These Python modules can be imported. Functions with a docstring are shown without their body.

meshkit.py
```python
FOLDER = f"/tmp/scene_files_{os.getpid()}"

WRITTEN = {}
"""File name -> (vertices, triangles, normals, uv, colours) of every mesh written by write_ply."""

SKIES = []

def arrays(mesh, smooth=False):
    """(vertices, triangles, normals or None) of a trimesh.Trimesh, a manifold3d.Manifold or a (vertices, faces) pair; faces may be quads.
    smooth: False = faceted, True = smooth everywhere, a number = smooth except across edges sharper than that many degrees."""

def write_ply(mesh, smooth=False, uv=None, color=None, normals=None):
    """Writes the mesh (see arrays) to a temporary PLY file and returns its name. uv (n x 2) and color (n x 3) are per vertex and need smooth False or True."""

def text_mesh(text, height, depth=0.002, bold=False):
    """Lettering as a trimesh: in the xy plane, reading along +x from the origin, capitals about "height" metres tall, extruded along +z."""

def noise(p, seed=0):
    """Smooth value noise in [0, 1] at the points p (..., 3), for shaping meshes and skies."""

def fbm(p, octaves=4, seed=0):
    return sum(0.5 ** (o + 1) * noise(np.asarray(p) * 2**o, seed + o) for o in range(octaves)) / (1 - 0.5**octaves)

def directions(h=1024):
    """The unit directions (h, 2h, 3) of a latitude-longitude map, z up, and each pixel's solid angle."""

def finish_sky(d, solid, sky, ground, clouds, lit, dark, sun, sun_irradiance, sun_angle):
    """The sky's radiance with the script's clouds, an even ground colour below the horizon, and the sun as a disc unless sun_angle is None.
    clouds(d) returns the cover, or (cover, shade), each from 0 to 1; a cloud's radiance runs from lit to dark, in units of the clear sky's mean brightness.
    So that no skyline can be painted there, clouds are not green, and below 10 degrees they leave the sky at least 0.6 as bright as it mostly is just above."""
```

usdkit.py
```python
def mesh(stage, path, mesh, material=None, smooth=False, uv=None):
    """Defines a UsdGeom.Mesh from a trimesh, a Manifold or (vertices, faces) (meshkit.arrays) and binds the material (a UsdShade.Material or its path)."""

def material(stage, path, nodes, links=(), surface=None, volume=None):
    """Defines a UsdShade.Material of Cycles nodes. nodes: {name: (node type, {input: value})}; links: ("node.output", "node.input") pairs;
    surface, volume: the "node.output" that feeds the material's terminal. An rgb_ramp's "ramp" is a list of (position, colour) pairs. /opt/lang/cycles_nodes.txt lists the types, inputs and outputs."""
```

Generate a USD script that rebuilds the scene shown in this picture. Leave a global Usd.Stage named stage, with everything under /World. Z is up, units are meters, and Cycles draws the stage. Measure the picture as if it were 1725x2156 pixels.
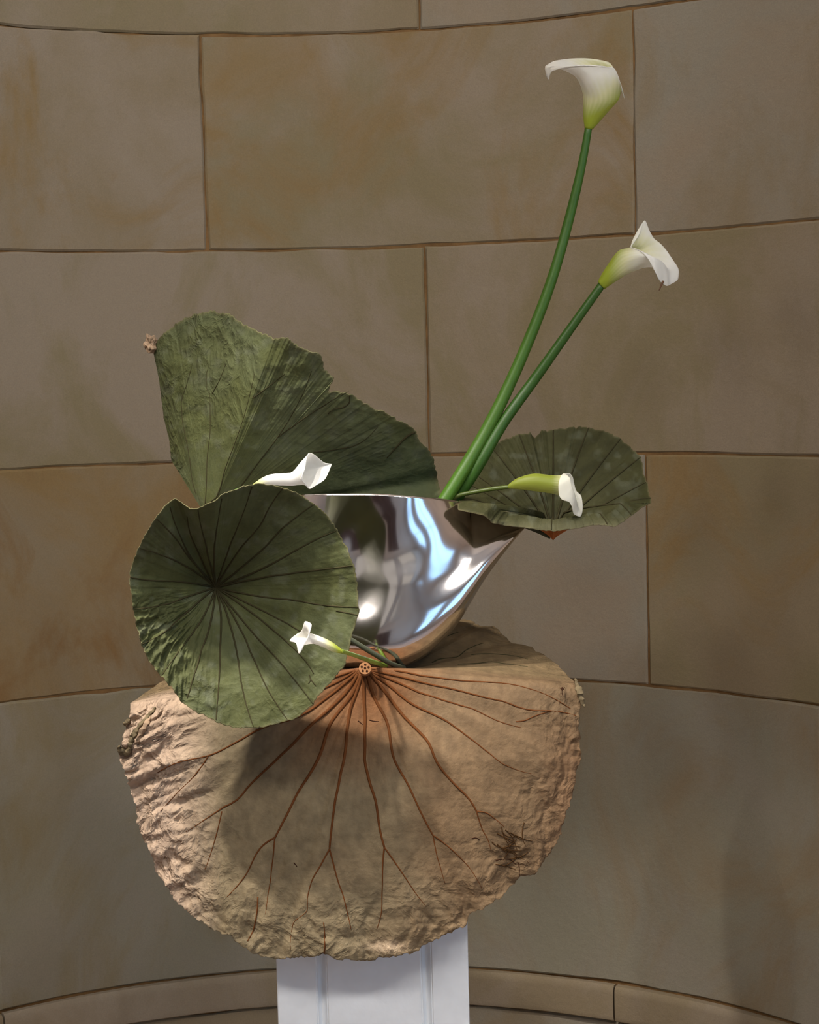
import math
import numpy as np, trimesh, usdkit, meshkit
from scipy.interpolate import PchipInterpolator, LinearNDInterpolator, CubicSpline
from pxr import Usd, UsdGeom, UsdLux, UsdShade, Sdf, Gf, Vt

stage = Usd.Stage.CreateInMemory()
UsdGeom.SetStageUpAxis(stage, UsdGeom.Tokens.z)
UsdGeom.SetStageMetersPerUnit(stage, 1.0)
UsdGeom.Xform.Define(stage, '/World')
UsdGeom.Scope.Define(stage, '/World/Looks')

# ------------------------------------------------------------------ camera
W, H, F = 1725, 2156, 3740.0
ROLL, PITCH, EYE = -0.0253, -0.0795, 1.6
EXPOSURE = -0.78
cam = UsdGeom.Camera.Define(stage, '/World/camera')
cr, sr, cp, sp = math.cos(ROLL), math.sin(ROLL), math.cos(PITCH), math.sin(PITCH)
BX, BY, BZ = (cr, -sp * sr, cp * sr), (-sr, -sp * cr, cp * cr), (0, -cp, -sp)
cam.AddTransformOp().Set(Gf.Matrix4d(*BX, 0, *BY, 0, *BZ, 0, 0, 0, EYE, 1))
cam.CreateHorizontalApertureAttr(36.0)
cam.CreateVerticalApertureAttr(36.0 * H / W)
cam.CreateFocalLengthAttr(36.0 * F / W)
cam.CreateClippingRangeAttr(Gf.Vec2f(0.05, 100))
cam.CreateExposureAttr(EXPOSURE)

# ------------------------------------------------------------------ key spotlights, added fill lamps and panels, daylight
KEY = [((-1.08, 0.98, 3.95), (-0.14, 2.05, 1.27), 0.06, 88.0, (1.0, 0.93, 0.84)),
       ((-0.62, 0.80, 3.95), (-0.08, 2.08, 1.30), 0.06, 36.0, (1.0, 0.93, 0.84))]
ADDED_FILL = [((x, y, 3.95), (0.05, 2.6, 1.35), 0.20, 10.0, (1.0, 0.94, 0.87)) for x, y in ((-2.1, -0.5), (-1.3, -0.7), (-0.45, -0.8), (0.45, -0.8), (1.3, -0.7), (2.1, -0.5))]  # row of unseen lamps, added to light the niche evenly
WINDOW_STRENGTH = 5.0
ADDED_PANEL = 0.75

def lin(r, g, b):
    f = lambda c: c / 12.92 if c <= 0.04045 else ((c + 0.055) / 1.055) ** 2.4
    return tuple(f(x / 255.0) for x in (r, g, b))

# ------------------------------------------------------------------ helpers
CAMP = np.array([0, 0, EYE])
def at(px, py, Y):
    """world points of photograph pixels at the depth Y (arrays)"""
    px, py, Y = np.broadcast_arrays(np.asarray(px, float), np.asarray(py, float), np.asarray(Y, float))
    x, y = (px - W / 2) / F, -(py - H / 2) / F
    d = np.stack([BX[k] * x + BY[k] * y - BZ[k] for k in range(3)], -1)
    return CAMP + d * (Y / d[..., 1])[..., None]

used = {}
def name_for(parent, name):
    k = (parent, name)
    n = used.get(k, 0); used[k] = n + 1
    return f'{parent}/{name}' if n == 0 else f'{parent}/{name}_{n:03d}'

def path_of(p):
    return '/World' if p is None else str(p.GetPath())

def put(name, mesh, mat, parent=None, smooth=True, pigment=None, crumple_w=None):
    path = name_for(path_of(parent), name)
    m = usdkit.mesh(stage, path, mesh, mat, smooth=smooth)
    if pigment is not None:
        if crumple_w is not None:
            UsdGeom.PrimvarsAPI(m).CreatePrimvar('crumple', Sdf.ValueTypeNames.FloatArray, 'vertex').Set(Vt.FloatArray.FromNumpy(np.asarray(crumple_w, np.float32)))
        UsdGeom.PrimvarsAPI(m).CreatePrimvar('pigment', Sdf.ValueTypeNames.Color3fArray, 'vertex').Set(
            Vt.Vec3fArray.FromNumpy(np.asarray(pigment, np.float32)))
    return m.GetPrim()

def thing(name, label=None, cat=None, group=None, kind=None, loc=None):
    x = UsdGeom.Xform.Define(stage, name_for('/World', name))
    if loc is not None:
        x.AddTranslateOp().Set(Gf.Vec3d(*map(float, loc)))
    return tag(x.GetPrim(), label, cat, group, kind)

def tag(p, label=None, cat=None, group=None, kind=None):
    for k, v in (('label', label), ('category', cat), ('group', group), ('kind', kind)):
        if v: p.SetCustomDataByKey(k, v)
    return p

def base_of(prim):
    return np.array(UsdGeom.Xformable(prim).GetLocalTransformation().ExtractTranslation())

def grid_faces(nu, nv, wrap=False):
    """quads of an (nu, nv) vertex grid as triangles; wrap closes the second axis"""
    i, j = np.meshgrid(np.arange(nu - 1), np.arange(nv if wrap else nv - 1), indexing='ij')
    j2 = (j + 1) % nv
    a, b, c, d = i * nv + j, i * nv + j2, (i + 1) * nv + j2, (i + 1) * nv + j
    return np.concatenate([np.stack([a, b, c], -1).reshape(-1, 3), np.stack([a, c, d], -1).reshape(-1, 3)])

def vnormals(v, f):
    n = np.zeros_like(v); fn = np.cross(v[f[:, 1]] - v[f[:, 0]], v[f[:, 2]] - v[f[:, 0]])
    for k in range(3): np.add.at(n, f[:, k], fn)
    return n / np.maximum(np.linalg.norm(n, axis=1, keepdims=True), 1e-12)

def solidify(v, f, t):
    """gives an open sheet the thickness t (towards -normal); returns vertices, faces, source index"""
    n = vnormals(v, f)
    e = np.concatenate([f[:, [0, 1]], f[:, [1, 2]], f[:, [2, 0]]])
    key = np.sort(e, 1); _, inv, cnt = np.unique(key, axis=0, return_inverse=True, return_counts=True)
    b = e[cnt[inv.ravel()] == 1]
    N = len(v)
    side = np.concatenate([np.stack([b[:, 1], b[:, 0], b[:, 0] + N], -1), np.stack([b[:, 1], b[:, 0] + N, b[:, 1] + N], -1)])
    return np.concatenate([v, v - n * t]), np.concatenate([f, f[:, ::-1] + N, side]), np.concatenate([np.arange(N)] * 2)

def tube(path, radii, seg=10, caps=True):
    """round tube along a polyline with a radius per point"""
    p = np.asarray(path, float); n = len(p)
    r = np.broadcast_to(np.asarray(radii, float), (n,))
    t = np.gradient(p, axis=0); t /= np.linalg.norm(t, axis=1, keepdims=True)
    u = np.cross(t[0], [0.31, 0.2, 0.93]); u /= np.linalg.norm(u)
    v = []
    a = np.arange(seg) * 2 * np.pi / seg
    for i in range(n):
        u = u - t[i] * (u @ t[i]); u /= np.linalg.norm(u); w = np.cross(t[i], u)
        v.append(p[i] + r[i] * (np.cos(a)[:, None] * u + np.sin(a)[:, None] * w))
    v = np.concatenate(v + [p[:1], p[-1:]])
    f = [grid_faces(n, seg, True)]
    k = np.arange(seg); k2 = (k + 1) % seg
    f.append(np.stack([np.full(seg, n * seg), k2, k], -1))
    f.append(np.stack([np.full(seg, n * seg + 1), (n - 1) * seg + k, (n - 1) * seg + k2], -1))
    return v, np.concatenate(f)

def curve(pts, n):
    """smooth curve through control rows (any columns), n samples"""
    p = np.asarray(pts, float)
    s = np.concatenate([[0], np.cumsum(np.maximum(np.linalg.norm(np.diff(p[:, :2], axis=0), axis=1), 1e-3))]); s /= s[-1]
    if len(p) == 2: return p[0] + (p[1] - p[0]) * np.linspace(0, 1, n)[:, None]
    return PchipInterpolator(s, p)(np.linspace(0, 1, n))

def noise(p, seed=0):
    return 2.0 * meshkit.noise(p, seed=seed) - 1.0

def fbm(p, seed=0, oct=4):
    p = np.asarray(p, float); out = np.zeros(len(p)); amp = 1.0
    for o in range(oct):
        out += amp * noise(p * 2.0 ** o, seed=seed + o * 17); amp *= 0.5
    return out

# ------------------------------------------------------------------ materials
L = '/World/Looks/'
def plain(name, col, rough=0.6, metal=0.0, spec=0.5, noise_scale=None, noise_amt=0.0, bump=0.0, bump_scale=200.0):
    nodes = {'p': ('principled_bsdf', {'base_color': col, 'roughness': rough, 'metallic': metal, 'specular_ior_level': spec}), 'g': ('geometry', {})}
    links = []
    if noise_scale:
        nodes['n'] = ('noise_texture', {'scale': noise_scale, 'detail': 5, 'roughness': 0.6})
        nodes['r'] = ('rgb_ramp', {'ramp': [(0.3, tuple(c * (1 - noise_amt) for c in col)), (0.7, tuple(min(1, c * (1 + noise_amt)) for c in col))]})
        links += [('g.position', 'n.vector'), ('n.fac', 'r.fac'), ('r.color', 'p.base_color')]
    if bump:
        nodes['bn'] = ('noise_texture', {'scale': bump_scale, 'detail': 4})
        nodes['b'] = ('bump', {'strength': 1.0, 'distance': bump})
        links += [('g.position', 'bn.vector'), ('bn.fac', 'b.height'), ('b.normal', 'p.normal')]
    return usdkit.material(stage, L + name, nodes, links, surface='p.BSDF')

def stone(name, c1, c2, c3, seed, scale=2.6):
    """sandstone: two tones in broad clouds with ochre stains, fine grain and pitting"""
    nodes = {'g': ('geometry', {}),
             'm': ('mapping', {'location': (seed * 3.7, seed * 1.9, seed * 2.3)}),
             'n1': ('noise_texture', {'scale': scale, 'detail': 7, 'roughness': 0.62, 'distortion': 0.6}),
             'r1': ('rgb_ramp', {'ramp': [(0.42, c1), (0.58, c2)]}),
             'n2': ('noise_texture', {'scale': scale * 1.5, 'detail': 6, 'roughness': 0.65, 'distortion': 1.0}),
             'm2': ('mapping', {'location': (seed * 1.3 + 11, seed * 2.9, seed), 'scale': (1.0, 1.0, 0.7)}),
             'f2': ('map_range', {'from_min': 0.46, 'from_max': 0.62, 'to_min': 0.0, 'to_max': 0.95, 'clamp': True}),
             'x': ('mix_color', {'b': c3}),
             'n3': ('noise_texture', {'scale': 420.0, 'detail': 4, 'roughness': 0.7}),
             'r3': ('rgb_ramp', {'ramp': [(0.25, (0.90, 0.90, 0.90)), (0.75, (1.09, 1.09, 1.09))]}),
             'y': ('mix_color', {'blend_type': 'multiply', 'fac': 1.0, 'use_clamp': False}),
             'n4': ('noise_texture', {'scale': 38.0, 'detail': 8, 'roughness': 0.7}),
             'b': ('bump', {'strength': 1.0, 'distance': 0.0016}),
             'p': ('principled_bsdf', {'roughness': 0.88, 'specular_ior_level': 0.22})}
    links = [('g.position', 'm.vector'), ('m.vector', 'n1.vector'), ('n1.fac', 'r1.fac'), ('g.position', 'm2.vector'), ('m2.vector', 'n2.vector'),
             ('n2.fac', 'f2.value'), ('f2.result', 'x.fac'), ('r1.color', 'x.a'), ('g.position', 'n3.vector'), ('n3.fac', 'r3.fac'),
             ('x.result', 'y.a'), ('r3.color', 'y.b'), ('y.result', 'p.base_color'), ('g.position', 'n4.vector'), ('n4.fac', 'b.height'), ('b.normal', 'p.normal')]
    return usdkit.material(stage, L + name, nodes, links, surface='p.BSDF')

def pigmented(name, rough=0.7, spec=0.25, mottle=0.25, mottle_scale=45.0, bump=0.0006, bump_scale=260.0, sss=0.0, crumpled=0.0):
    """plant tissue: colour from the mesh's own pigment, mottled"""
    nodes = {'a': ('attribute', {'attribute': 'pigment'}), 'g': ('geometry', {}),
             'n': ('noise_texture', {'scale': mottle_scale, 'detail': 6, 'roughness': 0.65}),
             'r': ('rgb_ramp', {'ramp': [(0.28, (1 - mottle,) * 3), (0.72, (1 + mottle,) * 3)]}),
             'y': ('mix_color', {'blend_type': 'multiply', 'fac': 1.0, 'use_clamp': False}),
             'bn': ('noise_texture', {'scale': bump_scale, 'detail': 5, 'roughness': 0.6}),
             'b': ('bump', {'strength': 1.0, 'distance': bump}),
             'p': ('principled_bsdf', {'roughness': rough, 'specular_ior_level': spec, 'subsurface_weight': sss, 'subsurface_scale': 0.004, 'subsurface_radius': (1.0, 0.9, 0.7)})}
    links = [('g.position', 'n.vector'), ('n.fac', 'r.fac'), ('a.color', 'y.a'), ('r.color', 'y.b'), ('y.result', 'p.base_color'),
             ('g.position', 'bn.vector'), ('bn.fac', 'b.height'), ('b.normal', 'p.normal')]
    if crumpled:                                                       # sharp paper creases where the blade has shrivelled
        nodes.update({'c': ('attribute', {'attribute': 'crumple'}), 'rm': ('noise_texture', {'type': 'ridged_multifractal', 'scale': 26.0, 'detail': 4, 'roughness': 0.55, 'distortion': 0.4, 'use_normalize': False, 'offset': 1.0, 'gain': 1.6}),
                      'cm': ('math', {'math_type': 'multiply'}), 'b2': ('bump', {'strength': 1.0, 'distance': crumpled})})
        links += [('g.position', 'rm.vector'), ('rm.fac', 'cm.value1'), ('c.fac', 'cm.value2'), ('cm.value', 'b2.height'), ('b.normal', 'b2.normal')]
        links = [l for l in links if l[1] != 'p.normal'] + [('b2.normal', 'p.normal')]
    return usdkit.material(stage, L + name, nodes, links, surface='p.BSDF')

def emitter(name, col, s):
    return usdkit.material(stage, L + name, {'e': ('emission', {'color': col, 'strength': s})}, [], surface='e.emission')

M = {}
M['mortar'] = plain('mortar', lin(120, 92, 60), 0.95, spec=0.1, noise_scale=30, noise_amt=0.3, bump=0.002, bump_scale=90)
M['silver'] = plain('polished_silver', (0.74, 0.70, 0.69), 0.12, metal=1.0)
M['pedestal'] = plain('white_paint', lin(232, 237, 242), 0.55, spec=0.35, noise_scale=22, noise_amt=0.05, bump=0.0007, bump_scale=60)
M['leaf'] = pigmented('dried_green_leaf', 0.72, 0.22, 0.22, 40, crumpled=0.0022)
M['brown_leaf'] = pigmented('dried_brown_leaf', 0.75, 0.2, 0.24, 55, bump=0.0010, bump_scale=170, crumpled=0.004)
M['petal'] = pigmented('white_petal', 0.5, 0.3, 0.04, 60, bump=0.0002, bump_scale=120, sss=0.35)
M['green_vein'] = plain('green_vein', lin(54, 50, 30), 0.8, spec=0.15)
M['brown_vein'] = plain('brown_vein', lin(90, 52, 23), 0.8, spec=0.15, noise_scale=30, noise_amt=0.2)
M['stub'] = plain('cut_stub', lin(146, 104, 70), 0.85, spec=0.15)
M['dark_dry'] = plain('dark_dry_leaf', lin(104, 92, 70), 0.8, spec=0.2, noise_scale=70, noise_amt=0.6, bump=0.002, bump_scale=150)
M['pale_dry'] = plain('pale_dry_leaf', lin(160, 136, 112), 0.8, spec=0.2, noise_scale=60, noise_amt=0.4, bump=0.002, bump_scale=120)
M['hole'] = plain('stub_hole', lin(52, 30, 18), 0.9, spec=0.1)
M['room_stone'] = plain('room_stone', lin(222, 208, 196), 0.9, spec=0.2, noise_scale=2.0, noise_amt=0.15)
M['room_floor'] = plain('room_floor', lin(200, 182, 172), 0.45, spec=0.4, noise_scale=1.5, noise_amt=0.12)
M['room_ceiling'] = plain('room_ceiling', lin(232, 226, 218), 0.9, spec=0.2)
M['dark_wood'] = plain('dark_wood', lin(92, 68, 62), 0.5, spec=0.4)
M['black_metal'] = plain('black_metal', (0.02, 0.02, 0.02), 0.4, spec=0.5)
M['daylight'] = emitter('daylight_pane', (0.36, 0.64, 1.0), WINDOW_STRENGTH)
M['fill_panel'] = emitter('fill_panel_diffuser', (1.0, 0.93, 0.84), ADDED_PANEL)

# ------------------------------------------------------------------ the niche wall of stone blocks
NCX, NR = -0.1324, 0.9411
NCY = 3.0 - NR
def cyl(deg, z, r):
    a = np.radians(deg)
    return np.stack(np.broadcast_arrays(NCX + r * np.sin(a), NCY + r * np.cos(a), z), -1)

def curved_block(a0, a1, z0, z1, r_face, depth=0.06, gap=0.0015, na=30, nz=14, seed=0, bev=0.003):
    ga = math.degrees(gap / r_face)
    a0, a1, z0, z1 = a0 + ga, a1 - ga, z0 + gap, z1 - gap
    u = np.concatenate([[0.0], np.linspace(0, 1, na)[1:-1], [1.0]]); w = np.linspace(0, 1, nz)
    ba, bz = math.degrees(bev / r_face), bev
    aa = np.concatenate([[a0, a0], np.linspace(a0 + ba, a1 - ba, na), [a1, a1]])
    zz = np.concatenate([[z0, z0], np.linspace(z0 + bz, z1 - bz, nz), [z1, z1]])
    A, Z = np.meshgrid(aa, zz, indexing='ij')
    I, J = np.meshgrid(np.arange(len(aa)), np.arange(len(zz)), indexing='ij')
    edge = np.minimum(np.minimum(I, len(aa) - 1 - I), np.minimum(J, len(zz) - 1 - J))
    R = np.where(edge == 0, r_face + depth, np.where(edge == 1, r_face + bev, r_face))
    q = np.stack([np.radians(A) * r_face, Z, np.zeros_like(A)], -1).reshape(-1, 3)
    wob = fbm(q * 13 + seed * 3.1, seed=seed).reshape(A.shape); wob2 = fbm(q * 13 - seed * 2.3 + 40, seed=seed + 5).reshape(A.shape)
    A = A + np.where(edge <= 1, 1, 0.6) * wob * math.degrees(0.0021 / r_face); Z = Z + np.where(edge <= 1, 1, 0.6) * wob2 * 0.0022
    R = R + fbm(q * 5 + 9, seed=seed + 9).reshape(A.shape) * 0.0016
    v = cyl(A, Z, R).reshape(-1, 3)
    return v, grid_faces(len(aa), len(zz))

# row edges above the floor, joint angles of a row
rows = [(2.1597, 2.51, 10.4), (1.806, 2.1597, -11.8), (1.4571, 1.806, 10.3), (1.0809, 1.4571, -11.15), (0.5756, 1.0809, 8.0)]
T = {'mauve': lin(143, 130, 112), 'grey': lin(139, 132, 118), 'olive': lin(131, 119, 92), 'ochre': lin(134, 112, 77), 'rust': lin(126, 100, 66),
     'pale': lin(154, 142, 125), 'green': lin(137, 132, 115), 'dun': lin(135, 121, 98)}
tones = {(0, 0): ('mauve', 'dun', 'ochre'), (0, 1): ('mauve', 'olive', 'dun'), (0, 2): ('mauve', 'grey', 'dun'),
         (1, 0): ('dun', 'mauve', 'ochre'), (1, 1): ('olive', 'mauve', 'ochre'), (1, 2): ('grey', 'mauve', 'dun'),
         (2, 0): ('dun', 'mauve', 'rust'), (2, 1): ('mauve', 'mauve', 'olive'), (2, 2): ('mauve', 'dun', 'olive'),
         (3, 0): ('ochre', 'dun', 'rust'), (3, 1): ('mauve', 'grey', 'dun'), (3, 2): ('olive', 'dun', 'ochre'),
         (4, 0): ('green', 'grey', 'olive'), (4, 1): ('grey', 'green', 'dun'), (4, 2): ('olive', 'green', 'ochre')}
wall = thing('wall_niche', 'curved niche wall of tan and grey sandstone blocks behind the arrangement', 'wall', kind='structure')
def mortar_shell(z0, z1, r, seg=60):
    a = np.linspace(-88, 88, seg)
    A, Z = np.meshgrid(a, [z0, z1], indexing='ij')
    return cyl(A, Z, r).reshape(-1, 3), grid_faces(seg, 2)
put('mortar', mortar_shell(0.0, 3.2, NR + 0.004), M['mortar'], wall)
blk = 0
def course(k, z0, z1, a_joint, r_face, step=44.1, tone=None, prefix='block'):
    global blk
    js = sorted({round(a_joint + n * step, 3) for n in range(-4, 5) if abs(a_joint + n * step) < 84})
    js = [-88.0] + js + [88.0]
    for a0, a1 in zip(js[:-1], js[1:]):
        mid = (a0 + a1) / 2
        col = 0 if mid < -22 and a_joint > 0 or mid < -12 else (1 if mid < 32 else 2)
        t = tones.get((k, col), ('mauve', 'dun', 'ochre')) if tone is None else tone
        blk += 1
        mat = stone(f'stone_{blk:03d}', T[t[0]], T[t[1]], T[t[2]], blk * 1.37)
        put('stone_block', curved_block(a0, a1, z0, z1, r_face, seed=blk), mat, wall, smooth=28)
for k, (z0, z1, aj) in enumerate(rows): course(k, z0, z1, aj, NR)
course(9, 2.51, 2.86, -11.5, NR, tone=('mauve', 'dun', 'ochre'))
course(9, 2.86, 3.2, 10.4, NR, tone=('mauve', 'dun', 'ochre'))

def sill_block(a0, a1, z0, z1, proud, seed):
    """one stone of the projecting sill moulding: rounded top edge, flat face"""
    g = math.degrees(0.002 / NR); a = np.linspace(a0 + g, a1 - g, 26)
    prof = [(NR + 0.03, z1), (NR - proud * 0.55, z1 - 0.001), (NR - proud * 0.9, z1 - 0.006), (NR - proud, z1 - 0.014), (NR - proud, z0 + 0.012), (NR - proud * 0.8, z0 + 0.004), (NR - proud * 0.3, z0 + 0.001), (NR + 0.03, z0)]
    rr, zz = np.array(prof).T
    A, J = np.meshgrid(a, np.arange(len(prof)), indexing='ij')
    q = np.stack([np.radians(A) * NR, zz[J], np.zeros_like(A)], -1).reshape(-1, 3)
    R = rr[J] + fbm(q * 7, seed=seed).reshape(A.shape) * 0.002
    v = cyl(A, zz[J], R).reshape(-1, 3)
    f = grid_faces(len(a), len(prof)); n = len(prof)
    ends = [[0, i, i + 1] for i in range(1, n - 1)] + [[(len(a) - 1) * n, (len(a) - 1) * n + i + 1, (len(a) - 1) * n + i] for i in range(1, n - 1)]
    return v, np.concatenate([f[:, ::-1], np.array(ends)])
for n, (a0, a1) in enumerate([(-88, -62), (-62, -36), (-36, -3), (-3, 29), (29, 60), (60, 88)]):
    blk += 1
    put('sill_stone', sill_block(a0, a1, 0.511, 0.5740, 0.011, blk), stone(f'stone_{blk:03d}', T['pale'] if n == 2 else T['dun'], T['dun'], T['mauve'], blk * 1.37), wall, smooth=35)
course(9, 0.0, 0.511, -3.0, NR, tone=('dun', 'grey', 'dun'))

# the half dome over the niche, the flat wall each side of it and the hall
def half_dome(r, z0, n=24):
    ph, th = np.meshgrid(np.radians(np.linspace(-88, 88, 2 * n)), np.radians(np.linspace(0, 90, n)), indexing='ij')
    v = np.stack([NCX + r * np.cos(th) * np.sin(ph), NCY + r * np.cos(th) * np.cos(ph), z0 + r * np.sin(th)], -1).reshape(-1, 3)
    return v, grid_faces(2 * n, n)
tag(put('ceiling_niche', half_dome(NR, 3.2), M['room_stone']), 'plain stone half dome over the curved niche', 'ceiling', kind='structure')
def box(x0, x1, y0, y1, z0, z1):
    b = trimesh.creation.box((x1 - x0, y1 - y0, z1 - z0)); b.apply_translation(((x0 + x1) / 2, (y0 + y1) / 2, (z0 + z1) / 2)); return b
YF = NCY + NR * math.cos(math.radians(88))
XL, XR, YB, ZT = -4.0, 4.0, -6.0, 4.6
ex = NR * math.sin(math.radians(88))
from shapely.geometry import Polygon, Point, box as sbox
opening = sbox(NCX - ex, -1, NCX + ex, 3.2).union(Point(NCX, 3.2).buffer(ex, 32))
face = sbox(XL, 0, XR, ZT).difference(opening)
def wall_panel(poly, y0, t):
    m = trimesh.creation.extrude_polygon(poly, t, engine='earcut')      # x, z -> then turned upright
    v = np.array(m.vertices); return np.stack([v[:, 0], y0 + v[:, 2], v[:, 1]], -1), np.array(m.faces)[:, ::-1]
tag(put('wall_front', wall_panel(face, YF, 0.15), M['room_stone'], smooth=False), 'flat stone wall around the mouth of the niche', 'wall', kind='structure')
tag(put('floor', box(XL, XR, YB, 3.1, -0.1, 0.0), M['room_floor'], smooth=False), 'pale stone floor of the hall', 'floor', kind='structure')
tag(put('ceiling', box(XL, XR, YB, YF + 0.15, ZT, ZT + 0.1), M['room_ceiling'], smooth=False), 'white plaster ceiling of the hall', 'ceiling', kind='structure')
tag(put('wall_left', box(XL - 0.15, XL, YB, YF + 0.15, 0, ZT), M['room_stone'], smooth=False), 'stone wall on the left of the hall', 'wall', kind='structure')
tag(put('wall_back', box(XL, XR, YB - 0.15, YB, 0, ZT), M['room_stone'], smooth=False), 'stone wall behind the camera', 'wall', kind='structure')
tag(put('wall_right', box(XR, XR + 0.15, YB, YF + 0.15, 0, ZT), M['room_stone'], smooth=False), 'stone wall on the right of the hall', 'wall', kind='structure')
def window(n, x, y0, y1, z0, z1, side):
    w = thing(f'window_{n}', 'tall daylit window in the hall wall', 'window', kind='structure')
    s = -1 if side > 0 else 1
    put('pane', box(*sorted((x + s * 0.005, x + s * 0.015)), y0, y1, z0, z1), M['daylight'], w, smooth=False)
    fr = [box(*sorted((x + s * 0.002, x + s * 0.06)), a, b, c, d) for a, b, c, d in ((y0 - 0.07, y0, z0 - 0.07, z1 + 0.07), (y1, y1 + 0.07, z0 - 0.07, z1 + 0.07), (y0, y1, z0 - 0.07, z0), (y0, y1, z1, z1 + 0.07), ((y0 + y1) / 2 - 0.025, (y0 + y1) / 2 + 0.025, z0, z1), (y0, y1, (z0 + z1) / 2 - 0.025, (z0 + z1) / 2 + 0.025))]
    put('window_frame', trimesh.util.concatenate(fr), M['room_ceiling'], w, smooth=False)
window(1, XR, -2.2, -0.6, 1.0, 3.8, 1)
window(2, XR, -5.0, -3.4, 1.0, 3.8, 1)
for n, (x, y) in enumerate([(-1.5, -1.6), (1.5, -1.6), (-1.5, -4.4), (1.5, -4.4)]):  # unseen glowing panels, added for soft overhead fill
    c = thing('added_fill_panel', 'added square diffuser panel for soft fill, %s of the hall' % ('front left', 'front right', 'rear left', 'rear right')[n], 'ceiling light')
    put('diffuser', box(x - 1.1, x + 1.1, y - 1.1, y + 1.1, ZT - 0.03, ZT - 0.02), M['fill_panel'], c, smooth=False)
    put('frame', trimesh.util.concatenate([box(x - 1.16, x - 1.1, y - 1.16, y + 1.16, ZT - 0.05, ZT - 0.001), box(x + 1.1, x + 1.16, y - 1.16, y + 1.16, ZT - 0.05, ZT - 0.001),
        box(x - 1.1, x + 1.1, y - 1.16, y - 1.1, ZT - 0.05, ZT - 0.001), box(x - 1.1, x + 1.1, y + 1.1, y + 1.16, ZT - 0.05, ZT - 0.001)]), M['black_metal'], c, smooth=False)
dr = thing('door_1', 'dark wooden double door at the far end of the hall', 'door', kind='structure')
put('door_leaf', box(-1.3, -0.01, YB, YB + 0.06, 0, 3.4), M['dark_wood'], dr, smooth=False)
put('door_leaf', box(0.01, 1.3, YB, YB + 0.06, 0, 3.4), M['dark_wood'], dr, smooth=False)

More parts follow.
